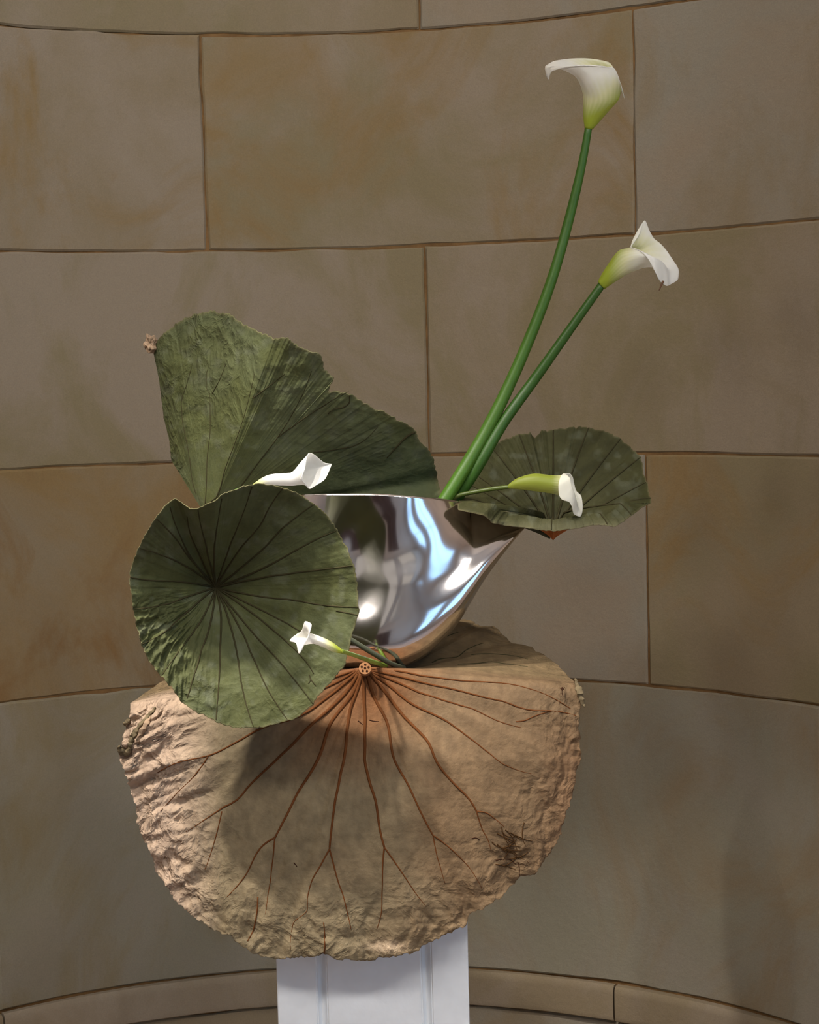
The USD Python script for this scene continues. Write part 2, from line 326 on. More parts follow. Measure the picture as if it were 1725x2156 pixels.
spot_names = ['snooted black spotlight on the left of the niche mouth', 'snooted black spotlight nearer the middle of the niche mouth'] + [f'added wide fill spotlight, {w} of the row of six' for w in ('leftmost', 'second', 'third', 'fourth', 'fifth', 'rightmost')]
def spotlight(pos, target, radius, power, col, snoot=0.05):
    """a key or added fill spotlight: stem, can and its lamp, aimed at the target"""
    pos, target = np.array(pos), np.array(target)
    d = target - pos; d /= np.linalg.norm(d)
    n = spot_names.pop(0)
    lampx = thing('key_or_fill_spotlight', n, 'spotlight')
    inner, outer, back = radius + 0.008, radius + 0.016, 0.10
    prof = [(0.0, -back), (outer, -back), (outer, snoot), (inner, snoot), (inner, -0.012), (0.0, -0.012)]      # a closed can with a long snoot
    can = trimesh.creation.revolve(np.array(prof), sections=40)
    R = trimesh.geometry.align_vectors([0, 0, 1], d); R[:3, 3] = pos; can.apply_transform(R)
    put('can', can, M['black_metal'], lampx, smooth=30)
    put('stem', tube([pos - d * 0.10, [pos[0], pos[1], ZT - 0.001]], 0.01, 10), M['black_metal'], lampx, smooth=30)
    li = UsdLux.DiskLight.Define(stage, f'{lampx.GetPath()}/lamp')
    z = -d; x = np.cross([0, 0, 1.0], z); x /= np.linalg.norm(x); y = np.cross(z, x)
    li.AddTransformOp().Set(Gf.Matrix4d(*map(float, x), 0, *map(float, y), 0, *map(float, z), 0, *map(float, pos), 1))
    li.CreateRadiusAttr(radius); li.CreateColorAttr(Gf.Vec3f(*col))
    li.CreateIntensityAttr(power / (math.pi * radius ** 2)); li.CreateNormalizeAttr(False)
for k in KEY: spotlight(*k, snoot=0.6)
for k in ADDED_FILL: spotlight(*k, snoot=0.05)

# ------------------------------------------------------------------ pedestal
PTOP = 1.231
fl, fr_ = at(581.5, 2040, 2.10), at(987, 2040, 2.10)
px0, px1 = float(fl[0]), float(fr_[0]); PW = px1 - px0; PCX = (px0 + px1) / 2
def pedestal_profile():
    """square shaft with two fluted channels on every side"""
    h = PW / 2
    g = [(-h + 0.003, -h)]
    def flute(x0, x1, d=0.0065):
        lip = 0.0022
        pts = [(x0 - lip, -h), (x0 - lip * 0.5, -h + 0.0016), (x0, -h + 0.0012)]
        for t in np.linspace(0, 1, 9): pts.append((x0 + (x1 - x0) * t, -h + 0.0012 + d * math.sin(math.pi * t)))
        return pts + [(x1, -h + 0.0012), (x1 + lip * 0.5, -h + 0.0016), (x1 + lip, -h)]
    s = PW / 406.0
    g += flute(-h + 87 * s, -h + 105 * s) + flute(-h + 308 * s, -h + 326 * s)
    g += [(h - 0.003, -h), (h - 0.0008, -h + 0.0008)]
    out = []
    for k in range(4):
        c, s_ = math.cos(k * math.pi / 2), math.sin(k * math.pi / 2)
        out += [(c * x - s_ * y, s_ * x + c * y) for x, y in g]
    return Polygon(out).buffer(0)
ped = thing('pedestal', 'white fluted square pedestal under the silver vase and brown leaf', 'pedestal', loc=(PCX, 2.10 + PW / 2, 0))
sh = trimesh.creation.extrude_polygon(pedestal_profile(), PTOP - 0.012 - 0.12, engine='earcut'); sh.apply_translation((0, 0, 0.12))
put('shaft', sh, M['pedestal'], ped, smooth=25)
pl = trimesh.creation.box((PW + 0.05, PW + 0.05, 0.12)); pl.apply_translation((0, 0, 0.06)); put('plinth', pl, M['pedestal'], ped, smooth=False)
tp = trimesh.creation.box((PW, PW, 0.012)); tp.apply_translation((0, 0, PTOP - 0.006)); put('top_slab', tp, M['pedestal'], ped, smooth=False)

# ------------------------------------------------------------------ silver vase
def build_vase():
    CX = 790.0
    xs_r = [790, 838, 870, 900, 930, 960, 985, 1010, 1036, 1062, 1090, 1110]
    bot_r = [1398, 1396, 1384, 1366, 1340, 1307, 1270, 1229, 1192, 1159, 1127, 1107]
    top_x = [470, 520, 570, 615, 640, 700, 780, 870, 965, 1000, 1040, 1075, 1110]
    top_y = [1107, 1090, 1064, 1043, 1038, 1034, 1033, 1039, 1054, 1073, 1090, 1101, 1107]
    nx, ns = 240, 90
    u = np.sin(np.linspace(-1, 1, nx) * np.pi / 2) * 0.9995
    x = CX + 320 * u
    top = PchipInterpolator(top_x, top_y)(x); bot = PchipInterpolator(xs_r, bot_r)(CX + np.abs(x - CX))
    bot = np.maximum(bot, top + 0.2)
    au = np.abs(u)
    Wd = 0.110 * (1 - au ** 1.9) ** 0.85
    openw = np.clip((1 - (au / 0.63) ** 3.0), 0, 1) ** 0.6 * 0.74
    rg = 0.82 - 0.04 * au
    def shell(inset):
        out = {}
        for side in (-1, 1):
            P = []
            for i in range(nx):
                s = np.linspace(0, 1, ns); s = 0.5 * s + 0.5 * (0.5 - 0.5 * np.cos(np.pi * s))
                ctrl_s = [0, 0.2, 0.5, rg[i], 0.94, 0.985, 1.0]
                o = openw[i]
                foot = 0.30 * np.clip(1 - (au[i] / 0.22) ** 2, 0, 1)
                ctrl_h = [o, o + 0.02 + 0.5 * (0.74 - o), 0.83, 1.0, 0.84, 0.64, 0.40]
                h = PchipInterpolator(ctrl_s, ctrl_h)(s) * Wd[i]
                py = top[i] + (bot[i] - top[i]) * s
                w = at(np.full(ns, x[i]), py, 2.22)
                P.append(np.stack([w[:, 0], h, w[:, 2]], -1))
            P = np.array(P)
            if inset: P[..., 1] = np.maximum(P[..., 1] - inset, 0.0)
            q = P.reshape(-1, 3)
            d = fbm(np.c_[(q[:, 0] * 0.62 + q[:, 2] * 0.78) * 6, q[:, 0] * 0, (q[:, 2] * 0.62 - q[:, 0] * 0.78) * 15] + (5 if side < 0 else 30), seed=4, oct=2).reshape(P.shape[:2])
            dent = 0
            if side < 0:
                X0 = at(760, 1130, 2.22); r2 = ((P[..., 0] - X0[0]) / 0.03) ** 2 + ((P[..., 2] - X0[2]) / 0.05) ** 2
                dent = -0.010 * np.exp(-r2)
                X1 = at(850, 1215, 2.22); r2 = ((P[..., 0] - X1[0]) / 0.05) ** 2 + ((P[..., 2] - X1[2]) / 0.035) ** 2
                dent = dent + 0.006 * np.exp(-r2)
            fade = np.clip(P[..., 1] / 0.03, 0, 1)
            P[..., 1] = P[..., 1] + fade * (d * 0.0034 + dent)
            P[..., 1] = 2.22 + side * P[..., 1]
            out[side] = P
        return out
    o = shell(0); 
    vs, fs, off = [], [], 0
    def add(P, flip):
        nonlocal off
        f = grid_faces(P.shape[0], P.shape[1]); vs.append(P.reshape(-1, 3)); fs.append((f[:, ::-1] if flip else f) + off); off += P.shape[0] * P.shape[1]
    add(o[-1], True); add(o[1], False)
    # underside of the foot and the inner skin with a rolled lip
    inn = shell(0.0026)
    k = int(ns * 0.72)
    for side in (-1, 1):
        add(inn[side][:, :k], side > 0)
    a, b = o, inn
    for side in (-1, 1):
        lip = np.stack([a[side][:, 0], (a[side][:, 0] + b[side][:, 0]) / 2 + [0, 0, 0.0014], b[side][:, 0]], 1); add(lip, side > 0)
    add(np.stack([o[-1][:, -1], o[1][:, -1]], 1), True)
    fl_ = np.stack([inn[-1][:, k - 1], inn[1][:, k - 1]], 1); add(fl_, False)
    v, f = np.concatenate(vs), np.concatenate(fs)
    m = trimesh.Trimesh(v, f, process=False); m.merge_vertices(digits_vertex=6)
    return m
vbase = at(790, 1398, 2.22)
vase = thing('silver_vase', 'polished silver metal vase with a pointed beak, standing on the brown leaf', 'vase')
put('vase_body', build_vase(), M['silver'], vase, smooth=42)

# ------------------------------------------------------------------ leaves
def resample(rim, n, closed):
    p = np.asarray(rim, float)
    if closed: p = np.vstack([p, p[:1]])
    s = np.concatenate([[0], np.cumsum(np.linalg.norm(np.diff(p[:, :2], axis=0), axis=1))]); s /= s[-1]
    t = np.linspace(0, 1, n, endpoint=not closed)
    return np.stack([np.interp(t, s, p[:, k]) if k < 2 else PchipInterpolator(s, p[:, k])(t) for k in range(p.shape[1])], -1), s[:-1] if closed else s

class Leaf:
    """a leaf blade as a polar sheet round the point where its stalk meets it: pixels px, py and depth Y"""
    def __init__(self, centre, rim, nt=420, nr=90, closed=True, rag=2.0, seed=0, profile=None, relief=None, bend=None, torn=0.0):
        R, self.s = resample(rim, nt, closed)
        c = np.array(centre, float)
        self.c, self.closed, self.nt, self.nr = c, closed, nt, nr
        d = R[:, :2] - c[:2]; ln = np.linalg.norm(d, axis=1, keepdims=True)
        k = R[:, :2] * 0.045
        rg = noise(np.c_[k, np.zeros(nt)] , seed=seed) + 0.8 * noise(np.c_[k * 3.3, np.ones(nt)], seed=seed + 1)
        R[:, :2] += d / ln * (rg[:, None] * rag + torn * (np.abs(noise(np.c_[k * 3.6, np.full(nt, 3.0)], seed=seed + 2)) - 0.6 * np.abs(noise(np.c_[k * 2.2, np.full(nt, 5.0)], seed=seed + 3)))[:, None])
        r = np.linspace(0, 1, nr + 1)[1:] ** 0.85
        self.r = r
        G = c[None, None] + r[:, None, None] * (R[None] - c)          # (nr, nt, 3)
        TH = np.broadcast_to(np.linspace(0, 1, nt)[None], (nr, nt)); RR = np.broadcast_to(r[:, None], (nr, nt))
        if bend is not None: G = bend(G, RR, TH, R, c)
        if profile is not None: G[..., 2] += profile(RR, TH, G)
        if relief is not None: G[..., 2] += relief(RR, TH, G)
        self.G, self.RR, self.TH = G, RR, TH
        c0 = c.copy(); c0[2] = G[0, :, 2].mean()
        self.pix = np.vstack([G.reshape(-1, 3), c0])
        self.v = at(self.pix[:, 0], self.pix[:, 1], self.pix[:, 2])
        f = grid_faces(nr, nt, closed)
        n = nr * nt; k = np.arange(nt if closed else nt - 1); k2 = (k + 1) % nt
        self.f = np.concatenate([f, np.stack([np.full(len(k), n), k2, k], -1)])
        # face the viewer
        nrm = vnormals(self.v, self.f)
        if np.median(nrm[:, 1]) > 0: self.f = self.f[:, ::-1]
        self.rflat = np.append(RR.ravel(), 0.0); self.tflat = np.append(TH.ravel(), 0.0)
    def mesh(self, t=0.0009):
        v, f, src = solidify(self.v, self.f, t)
        return (v, f), src
    def depth(self, sel=None):
        p = self.pix if sel is None else self.pix[sel]
        step = max(1, len(p) // 24000); p = p[::step]
        ip = LinearNDInterpolator(p[:, :2], p[:, 2])
        def get(px, py):
            y = ip(px, py)
            bad = np.isnan(y)
            if bad.any():
                px, py = np.broadcast_arrays(np.asarray(px, float), np.asarray(py, float))
                d = (p[:, 0] - px[bad][:, None]) ** 2 + (p[:, 1] - py[bad][:, None]) ** 2
                y[bad] = p[d.argmin(1), 2]
            return y
        return get

def vein(leaf_prim, get, pts, w0, w1, mat, n=26, name='vein', lift=0.0, parent_smooth=True, wob=1.2, seed=0):
    """a raised vein along traced points: widths in pixels at start and end"""
    p = np.asarray(pts, float); c = curve(p, n)
    k = np.arange(n); env = np.sin(np.linspace(0, np.pi, n))
    nz = noise(np.c_[c * 0.035, np.full(n, seed * 1.7)], seed=seed)
    tg = np.gradient(c, axis=0); tg /= np.maximum(np.linalg.norm(tg, axis=1, keepdims=True), 1e-9)
    c = c + np.c_[-tg[:, 1], tg[:, 0]] * (nz * env * wob)[:, None]
    Y = get(c[:, 0], c[:, 1])
    rad = np.linspace(w0, w1, n) / 2 * Y / F
    q = at(c[:, 0], c[:, 1], Y + rad * 0.15 - lift)
    return put(name, tube(q, rad, 7), mat, leaf_prim, smooth=True)

def radial_relief(TH, RR, nveins, amp, sharp=1.0, phase=0.0):
    """shallow valley at every vein, gently bulging between"""
    w = np.abs(((TH * nveins + phase) % 1.0) - 0.5) * 2
    return amp * RR * (w ** sharp)

# --- the big brown leaf
front_rim = [(273, 1483, 2.115), (275, 1503, 2.105), (262, 1545, 2.095), (252, 1600, 2.09), (270, 1647, 2.085), (280, 1679, 2.085), (289, 1726, 2.08), (307, 1773, 2.08), (325, 1813, 2.075), (329, 1838, 2.075),
    (352, 1863, 2.07), (367, 1892, 2.07), (406, 1931, 2.06), (446, 1953, 2.055), (489, 1974, 2.05), (514, 1992, 2.05), (536, 2009, 2.045), (579, 2020, 2.045), (611, 2016, 2.04), (655, 2014, 2.04), (683, 2009, 2.04), (712, 2018, 2.04),
    (748, 2023, 2.04), (792, 2018, 2.04), (835, 2011, 2.04), (874, 2005, 2.04), (892, 1991, 2.042), (932, 1971, 2.045), (982, 1948, 2.05), (988, 1924, 2.05), (1018, 1914, 2.05), (1054, 1885, 2.055), (1094, 1847, 2.06), (1126, 1838, 2.06),
    (1155, 1802, 2.065), (1180, 1755, 2.07), (1195, 1705, 2.075), (1213, 1647, 2.08), (1216, 1618, 2.08), (1226, 1600, 2.085), (1222, 1568, 2.09), (1220, 1510, 2.095), (1222, 1467, 2.10), (1216, 1442, 2.11)]
back_rim = [(1206, 1431, 2.15), (1180, 1406, 2.22), (1152, 1383, 2.27), (1116, 1361, 2.31), (1080, 1354, 2.34), (1062, 1339, 2.36), (1040, 1318, 2.39), (1015, 1318, 2.40), (990, 1307, 2.41), (964, 1303, 2.42), (939, 1312, 2.42),
    (880, 1318, 2.42), (800, 1320, 2.42), (700, 1325, 2.42), (600, 1330, 2.40), (500, 1350, 2.36), (420, 1385, 2.30), (350, 1430, 2.22), (300, 1462, 2.16)]
NF = len(front_rim)
def brown_profile(RR, TH, G):
    # straight down from the fold, slightly pillowed; the part behind lies on the pedestal top
    return -0.020 * np.sin(np.pi * np.clip(RR, 0, 1)) * (G[..., 1] > 1440) * np.clip((G[..., 1] - 1440) / 160, 0, 1)
def crumple(x, y, sx, sy, seed, oct=4):
    """paper-like crumples: sharp creases between flat facets"""
    q = np.stack([x * sx, y * sy, np.zeros_like(x)], -1).reshape(-1, 3)
    wx = fbm(q * 0.8 + 31, seed=seed + 40, oct=2)
    q = q + np.c_[wx, wx[::-1] * 0, wx * 0] * 0.5
    out = np.zeros(len(q)); a = 1.0
    for o in range(oct):
        out += a * (np.abs(noise(q * 1.9 ** o + 13 * o, seed=seed + o)) ** 0.8 - 0.4); a *= 0.56
    return out.reshape(x.shape)
def brown_relief(RR, TH, G):
    x, y = G[..., 0], G[..., 1]
    c, s_ = math.cos(0.35), math.sin(0.35)
    u, w = x * c - y * s_, x * s_ + y * c
    soft = fbm(np.stack([x * 0.007, y * 0.007, np.zeros_like(x)], -1).reshape(-1, 3) + 7, seed=5, oct=3).reshape(x.shape)
    left = np.clip((480 - x) / 170, 0, 1) * np.clip(RR * 1.7 - 0.6, 0, 1)
    bottom = np.clip(RR * 3.4 - 2.5, 0, 1) * (y > 1450)
    ang = np.arctan2(x - 770, y - 1408)
    fan = np.cos(ang * 21) * 0.0012 * np.clip(RR * 1.5, 0, 1)
    return -(crumple(u, w, 0.011, 0.030, 21) * 0.013 * left + crumple(x, y, 0.030, 0.018, 33) * 0.0055 * bottom + crumple(x, y, 0.02, 0.02, 57) * 0.0016 * RR + soft * 0.003 * RR) + fan
def brown_bend(G, RR, TH, R, c):
    # the rear half sags on to the pedestal top under the vase
    m = np.clip((R[None, :, 2] - 2.2) / 0.15, 0, 1) * np.exp(-((G[..., 0] - 790) / 190) ** 2)
    G[..., 1] += 27 * m * np.sin(np.pi * np.clip(RR / 0.85, 0, 1))
    return G
bl = Leaf((770, 1405, 2.082), front_rim + back_rim, nt=640, nr=170, rag=2.6, torn=4.0, seed=2, bend=brown_bend, profile=brown_profile, relief=brown_relief)
def mixc(a, b, t): t = np.clip(t, 0, 1)[:, None]; return np.asarray(a) * (1 - t) + np.asarray(b) * t
def brown_pigment_and_shade(L):
    r, px, py = L.rflat, L.pix[:, 0], L.pix[:, 1]
    q = np.c_[px * 0.006, py * 0.006, np.zeros(len(px))]
    n = fbm(q, seed=8, oct=4)
    col = mixc(lin(108, 68, 38), lin(112, 84, 57), (r - 0.06) / 0.22)
    tan_right = mixc(lin(106, 86, 63), lin(114, 101, 78), (900 - px) / 260 + n * 0.4 + (py - 1650) / 600)
    col = col * (1 - np.clip((r - 0.22 + n * 0.06) / 0.25, 0, 1))[:, None] + tan_right * np.clip((r - 0.22 + n * 0.06) / 0.25, 0, 1)[:, None]
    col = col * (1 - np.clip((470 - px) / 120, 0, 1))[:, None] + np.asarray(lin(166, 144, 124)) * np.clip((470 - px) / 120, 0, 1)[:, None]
    rust = np.clip((px - 1130) / 80 + n * 0.6, 0, 1) * np.clip((py - 1500) / 100, 0, 1) * np.clip(1 - (n + 0.1) * 0.5, 0, 1)
    col = col * (1 - rust * 0.75)[:, None] + np.asarray(lin(112, 84, 60)) * (rust * 0.75)[:, None]
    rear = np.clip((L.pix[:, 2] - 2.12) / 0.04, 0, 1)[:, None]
    col = col * (1 - rear) + np.asarray(lin(108, 91, 66)) * rear  # olive brown put into the rear half for the shade of the vase
    # a dark rotted patch with fine dark threads at lower right
    fine = fbm(np.c_[px * 0.09, py * 0.05, np.zeros(len(px))], seed=11, oct=3)
    patch = np.exp(-(((px - 1082) / 34) ** 2 + ((py - 1790) / 42) ** 2)) * np.clip(fine * 2.6 + 0.8, 0, 1)
    col = col * (1 - patch * 0.85)[:, None] + np.asarray(lin(54, 36, 18)) * (patch * 0.85)[:, None]
    pale = np.exp(-(((px - 815) / 34) ** 2 + ((py - 1993) / 11) ** 2))
    col = col * (1 - pale * 0.7)[:, None] + np.asarray(lin(200, 176, 148)) * (pale * 0.7)[:, None]
    return col * (1 + 0.10 * np.clip(fine, -1, 1))[:, None]
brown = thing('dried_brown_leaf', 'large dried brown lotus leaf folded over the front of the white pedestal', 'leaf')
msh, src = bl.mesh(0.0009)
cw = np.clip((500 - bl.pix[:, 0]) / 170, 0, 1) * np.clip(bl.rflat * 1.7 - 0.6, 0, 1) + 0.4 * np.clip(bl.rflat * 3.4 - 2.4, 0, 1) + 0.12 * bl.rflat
put('leaf_blade', msh, M['brown_leaf'], brown, pigment=brown_pigment_and_shade(bl)[src], crumple_w=np.clip(cw, 0, 1)[src])
sel = np.where((bl.tflat < (NF - 0.5) / (NF + len(back_rim)) * 1.0) & (bl.tflat <= 0.80))[0]
front_sel = bl.pix[:, 2] < 2.125
bget = bl.depth(front_sel)
def z7(*p): return [(680 + x / 2.778, 1280 + y / 2.778) for x, y in p]
def z6(*p): return [(230 + x / 2.779, 1280 + y / 2.779) for x, y in p]
bveins = [
    (z7((240, 400), (240, 470), (247, 640), (245, 870), (270, 1000), (310, 1140), (335, 1300), (360, 1400)), 8.5, 4.5), (z7((360, 1400), (350, 1500), (342, 1770), (315, 1880)), 4, 1.5), (z7((360, 1400), (430, 1500), (545, 1670), (600, 1740)), 4, 1.5),
    (z7((262, 395), (290, 500), (380, 680), (410, 860), (500, 1040), (580, 1210), (645, 1330)), 8, 3.5), (z7((645, 1330), (660, 1420), (690, 1530), (715, 1610)), 3, 1.2), (z7((645, 1330), (740, 1400), (850, 1510), (930, 1640)), 3.4, 1.2),
    (z7((275, 385), (340, 460), (470, 630), (620, 790), (660, 890), (770, 1030), (850, 1110), (900, 1190)), 8.5, 4), (z7((900, 1190), (925, 1270), (965, 1360), (985, 1420)), 3.2, 1.5), (z7((900, 1190), (950, 1195), (1010, 1235), (1060, 1280)), 3.4, 1.5),
    (z7((280, 380), (370, 440), (520, 560), (700, 650), (830, 740), (960, 840), (1060, 915), (1220, 970)), 7.5, 1.2),
    (z7((280, 375), (380, 410), (580, 500), (870, 590), (1020, 660), (1160, 700)), 6.5, 1.6),
    (z7((285, 368), (380, 385), (560, 430), (900, 510), (1060, 550), (1230, 600), (1340, 602), (1480, 630)), 5.5, 2.6), (z7((1130, 665), (1170, 660), (1230, 635), (1350, 600)), 3, 2.2),
    (z7((285, 360), (400, 365), (600, 400), (840, 430), (1050, 440), (1200, 470), (1450, 590)), 5, 1.8),
    (z7((225, 395), (205, 470), (155, 620), (132, 830), (100, 1000), (65, 1180), (40, 1405)), 8.5, 4.5), (z6((1290, 1410), (1240, 1500), (1190, 1590), (1160, 1700)), 4, 2), (z6((1160, 1700), (1160, 1760), (1075, 1850), (1060, 2000)), 2, 1.5), (z6((1290, 1410), (1330, 1560), (1370, 1690), (1415, 1880)), 4, 2), 
    (z6((1470, 390), (1430, 490), (1290, 690), (1230, 870), (1100, 1090), (1030, 1230), (970, 1345)), 9, 4.5), (z6((970, 1345), (890, 1400), (800, 1560), (690, 1690)), 4.5, 2), (z6((970, 1345), (955, 1500), (930, 1680), (915, 1790)), 3.5, 1.5),
    (z6((1455, 385), (1390, 490), (1200, 670), (1000, 870), (830, 1030), (740, 1130), (670, 1165)), 9, 4), (z6((670, 1165), (560, 1240), (450, 1310)), 3.5, 1.5),
    (z6((1450, 375), (1320, 490), (1100, 640), (900, 700), (740, 790), (580, 865), (400, 905), (280, 965)), 7.5, 2.2), (z6((580, 865), (500, 980), (400, 1080), (300, 1190)), 3, 1.5),
    (z6((1440, 370), (1300, 450), (1000, 560), (600, 640)), 6, 3), (z6((660, 1190), (600, 1420), (560, 1530)), 3, 1.5), (z6((1440, 365), (1380, 385), (1280, 420), (1000, 480)), 5, 3),
    (z6((870, 1690), (850, 1860), (810, 1950)), 3.2, 3.0), (z6((1255, 1840), (1262, 1930), (1258, 2020)), 2.5, 4)]
for k, (p, a, b) in enumerate(bveins): vein(brown, bget, p, a, b, M['brown_vein'], seed=k + 3)
def bp(px, py, up=0.0):
    return at(px, py, float(bget(np.array([px * 1.0]), np.array([py * 1.0]))[0]) - up)
# the cut stalk stub with its air holes
sc = at(769, 1409, 2.070)
dirn = np.array([0.02, -0.93, 0.36]); dirn /= np.linalg.norm(dirn)
st = trimesh.creation.cylinder(0.0072, 0.012, sections=26); Rm = trimesh.geometry.align_vectors([0, 0, 1], dirn); Rm[:3, 3] = sc; st.apply_transform(Rm)
stub = put('stalk_stub', st, M['stub'], brown, smooth=40)
stub.SetCustomDataByKey('label', 'pale cut stalk end with dark holes')
ux = np.cross(dirn, [0, 0, 1]); ux /= np.linalg.norm(ux); uy = np.cross(ux, dirn)
for ring, rad in ((5, 0.0042), (4, 0.0)):
    for k in range(ring if rad else 1):
        a = 2 * math.pi * k / ring + 0.4
        h = trimesh.creation.cylinder(0.0014, 0.0126, sections=12); R3 = Rm.copy(); R3[:3, 3] = sc + ux * rad * math.cos(a) + uy * rad * math.sin(a); h.apply_transform(R3)
        put('air_hole', h, M['hole'], stub, smooth=40)
# dark rolled-up margins
def rolled(pts, depth_up, r0, seed):
    c = curve(pts, 40); n = len(c)
    q = bp_many(c[:, 0], c[:, 1], depth_up)
    t = np.linspace(0, 1, n)
    rad = r0 * (0.35 + 0.65 * np.sin(np.pi * t) ** 0.7) * (1 + 0.35 * noise(np.c_[c * 0.07, t], seed=seed))
    v, f = tube(q, rad, 14)
    v = v + 0.0018 * np.c_[noise(v * 240, seed=seed), noise(v * 240 + 9, seed=seed), noise(v * 240 + 20, seed=seed)]
    return v, f
def bp_many(px, py, up): return at(px, py, bget(px, py) - up)
e1 = put('curled_margin', rolled(z6((270, 585), (215, 650), (165, 710), (130, 770), (118, 830)), 0.003, 0.0040, 3), M['dark_dry'], brown); e1.SetCustomDataByKey('label', 'dark grey rolled edge')
put('curled_margin', rolled(z6((255, 600), (222, 660), (205, 700), (180, 745), (160, 800)), 0.002, 0.0036, 8), M['pale_dry'], brown)
put('curled_margin', rolled(z6((118, 815), (95, 850), (65, 830), (58, 812)), 0.004, 0.004, 5), M['dark_dry'], brown)
put('curled_margin', rolled(z6((125, 655), (100, 668), (92, 690)), 0.003, 0.003, 6), M['dark_dry'], brown)
put('curled_margin', rolled(z7((1475, 415), (1490, 455), (1505, 500), (1520, 550), (1535, 580)), 0.003, 0.0042, 7), M['dark_dry'], brown)
for k, p in enumerate([z7((1400, 465), (1402, 510)), z7((272, 655), (300, 662), (328, 664)), z7((205, 660), (232, 682)), z7((1390, 468), (1400, 478), (1415, 464)), z7((870, 1350), (895, 1345), (915, 1355)), z7((1140, 1480), (1150, 1530), (1150, 1572)), z7((1010, 1478), (1080, 1470), (1130, 1500)), z6((1080, 1490), (1100, 1515)), z7((282, 455), (290, 480))]):
    vein(brown, bget, p, 2.6, 1.6, M['hole'], n=8, name='tear', seed=40 + k)
rng = np.random.default_rng(5)
M['fibre'] = plain('dark_fibre', lin(66, 44, 22), 0.9, spec=0.1)
for k in range(20):                                                    # the tangle of dark fibres in the rotted patch
    x0, y0 = 1080 + rng.normal(0, 17), 1790 + rng.normal(0, 22); a = rng.uniform(-0.6, 2.3); ln = rng.uniform(22, 52); bnd = rng.uniform(-0.5, 0.5)
    pts = [(x0 + t * ln * math.cos(a + bnd * t) - ln / 2 * math.cos(a), y0 + t * ln * math.sin(a + bnd * t) - ln / 2 * math.sin(a)) for t in np.linspace(0, 1, 5)]
    vein(brown, bget, pts, 2.4, 1.2, M['fibre'], n=10, name='dark_fibre', seed=200 + k, wob=3.0, lift=0.0004)
# veins on the upturned rear half
rear_sel = (bl.pix[:, 2] > 2.13)
rget = bl.depth(rear_sel)
for k, p in enumerate([z7((640, 320), (690, 298), (780, 290), (840, 245), (940, 205)), z7((790, 330), (900, 325), (980, 315), (1060, 325), (1200, 345)), z7((620, 215), (700, 175), (800, 140)), z7((870, 275), (980, 268), (1080, 275), (1200, 300))]):
    vein(brown, rget, p, 3.6, 1.6, M['green_vein'], seed=60 + k)

# --- front green leaf (a shallow funnel facing the viewer)
fr_px = [(395, 212), (440, 245), (490, 278), (545, 280), (590, 260), (650, 232), (710, 185), (820, 145), (940, 115), (1090, 145), (1200, 185), (1300, 250), (1380, 325), (1450, 430), (1510, 530), (1550, 630), (1580, 780), (1588, 900), (1575, 1000), (1535, 1130), (1500, 1290), (1420, 1390), (1330, 1490), (1280, 1560), (1180, 1640), (1060, 1675), (900, 1705), (780, 1695), (680, 1670), (620, 1635), (500, 1580), (440, 1530), (380, 1440), (300, 1360), (230, 1270), (180, 1160), (150, 1050), (125, 930), (105, 800), (105, 700), (130, 600), (170, 520), (220, 420), (280, 340), (340, 255)]
def z2(*p): return [(240 + x / 3.08, 980 + y / 3.08) for x, y in p]
def front_rim_depth(px, py):
    # the upper rim leans towards the viewer, the notch beside it folds back
    y = 1.955 - 0.075 * np.exp(-((px - 420) / 190) ** 2) * np.clip((1250 - py) / 200, 0, 1)
    return y
frim = [(x, y, float(front_rim_depth(x, y))) for x, y in z2(*fr_px)]
def funnel(RR, TH, G):
    return 0.012 * np.sin(np.pi * RR) * 0
def green_relief(seed, nv, amp=0.0022, rough=0.0035):
    def fn(RR, TH, G):
        x, y = G[..., 0], G[..., 1]
        q = np.stack([x * 0.01, y * 0.01, np.zeros_like(x)], -1).reshape(-1, 3)
        soft = fbm(q * 0.7, seed=seed, oct=3).reshape(x.shape)
        q2 = np.stack([RR * 2.2, TH * 34, np.zeros_like(RR)], -1).reshape(-1, 3)
        pleat = noise(q2, seed=seed + 3).reshape(x.shape)
        q3 = q * 2.4; crack = (1 - np.abs(fbm(q3, seed=seed + 7, oct=3)) * 1.6).reshape(x.shape)
        return soft * rough * RR - crack * 0.0012 * RR - pleat * amp * np.clip(RR * 1.4, 0, 1)
    return fn
def front_relief(RR, TH, G):
    base = green_relief(41, 22)(RR, TH, G)
    x, y = G[..., 0], G[..., 1]
    # pleats at the lower left, where the dry blade has shrunk between the veins
    ang = np.arctan2(y - 1236, x - 451)
    m = np.exp(-((ang - 2.35) / 0.55) ** 2) * np.clip(RR * 1.8 - 0.35, 0, 1)
    qq = np.stack([ang * 13 + np.sin(RR * 7) * 0.5, RR * 5, RR * 0], -1).reshape(-1, 3)
    pl = (np.abs(noise(qq, seed=77)) + 0.6 * np.abs(noise(qq * 2.1, seed=78))).reshape(x.shape) * 0.008 * m
    fold = np.exp(-((ang + 2.0) / 0.16) ** 2) * 0.024 * np.clip(RR * 1.1, 0, 1)       # the notch: a fold running back from the rim
    return base + pl + fold
fleaf = Leaf((451, 1236, 2.020), frim, nt=640, nr=110, rag=1.1, torn=2.5, seed=12, profile=lambda RR, TH, G: -0.006 * np.sin(np.pi * np.clip(RR, 0, 1)), relief=front_relief)
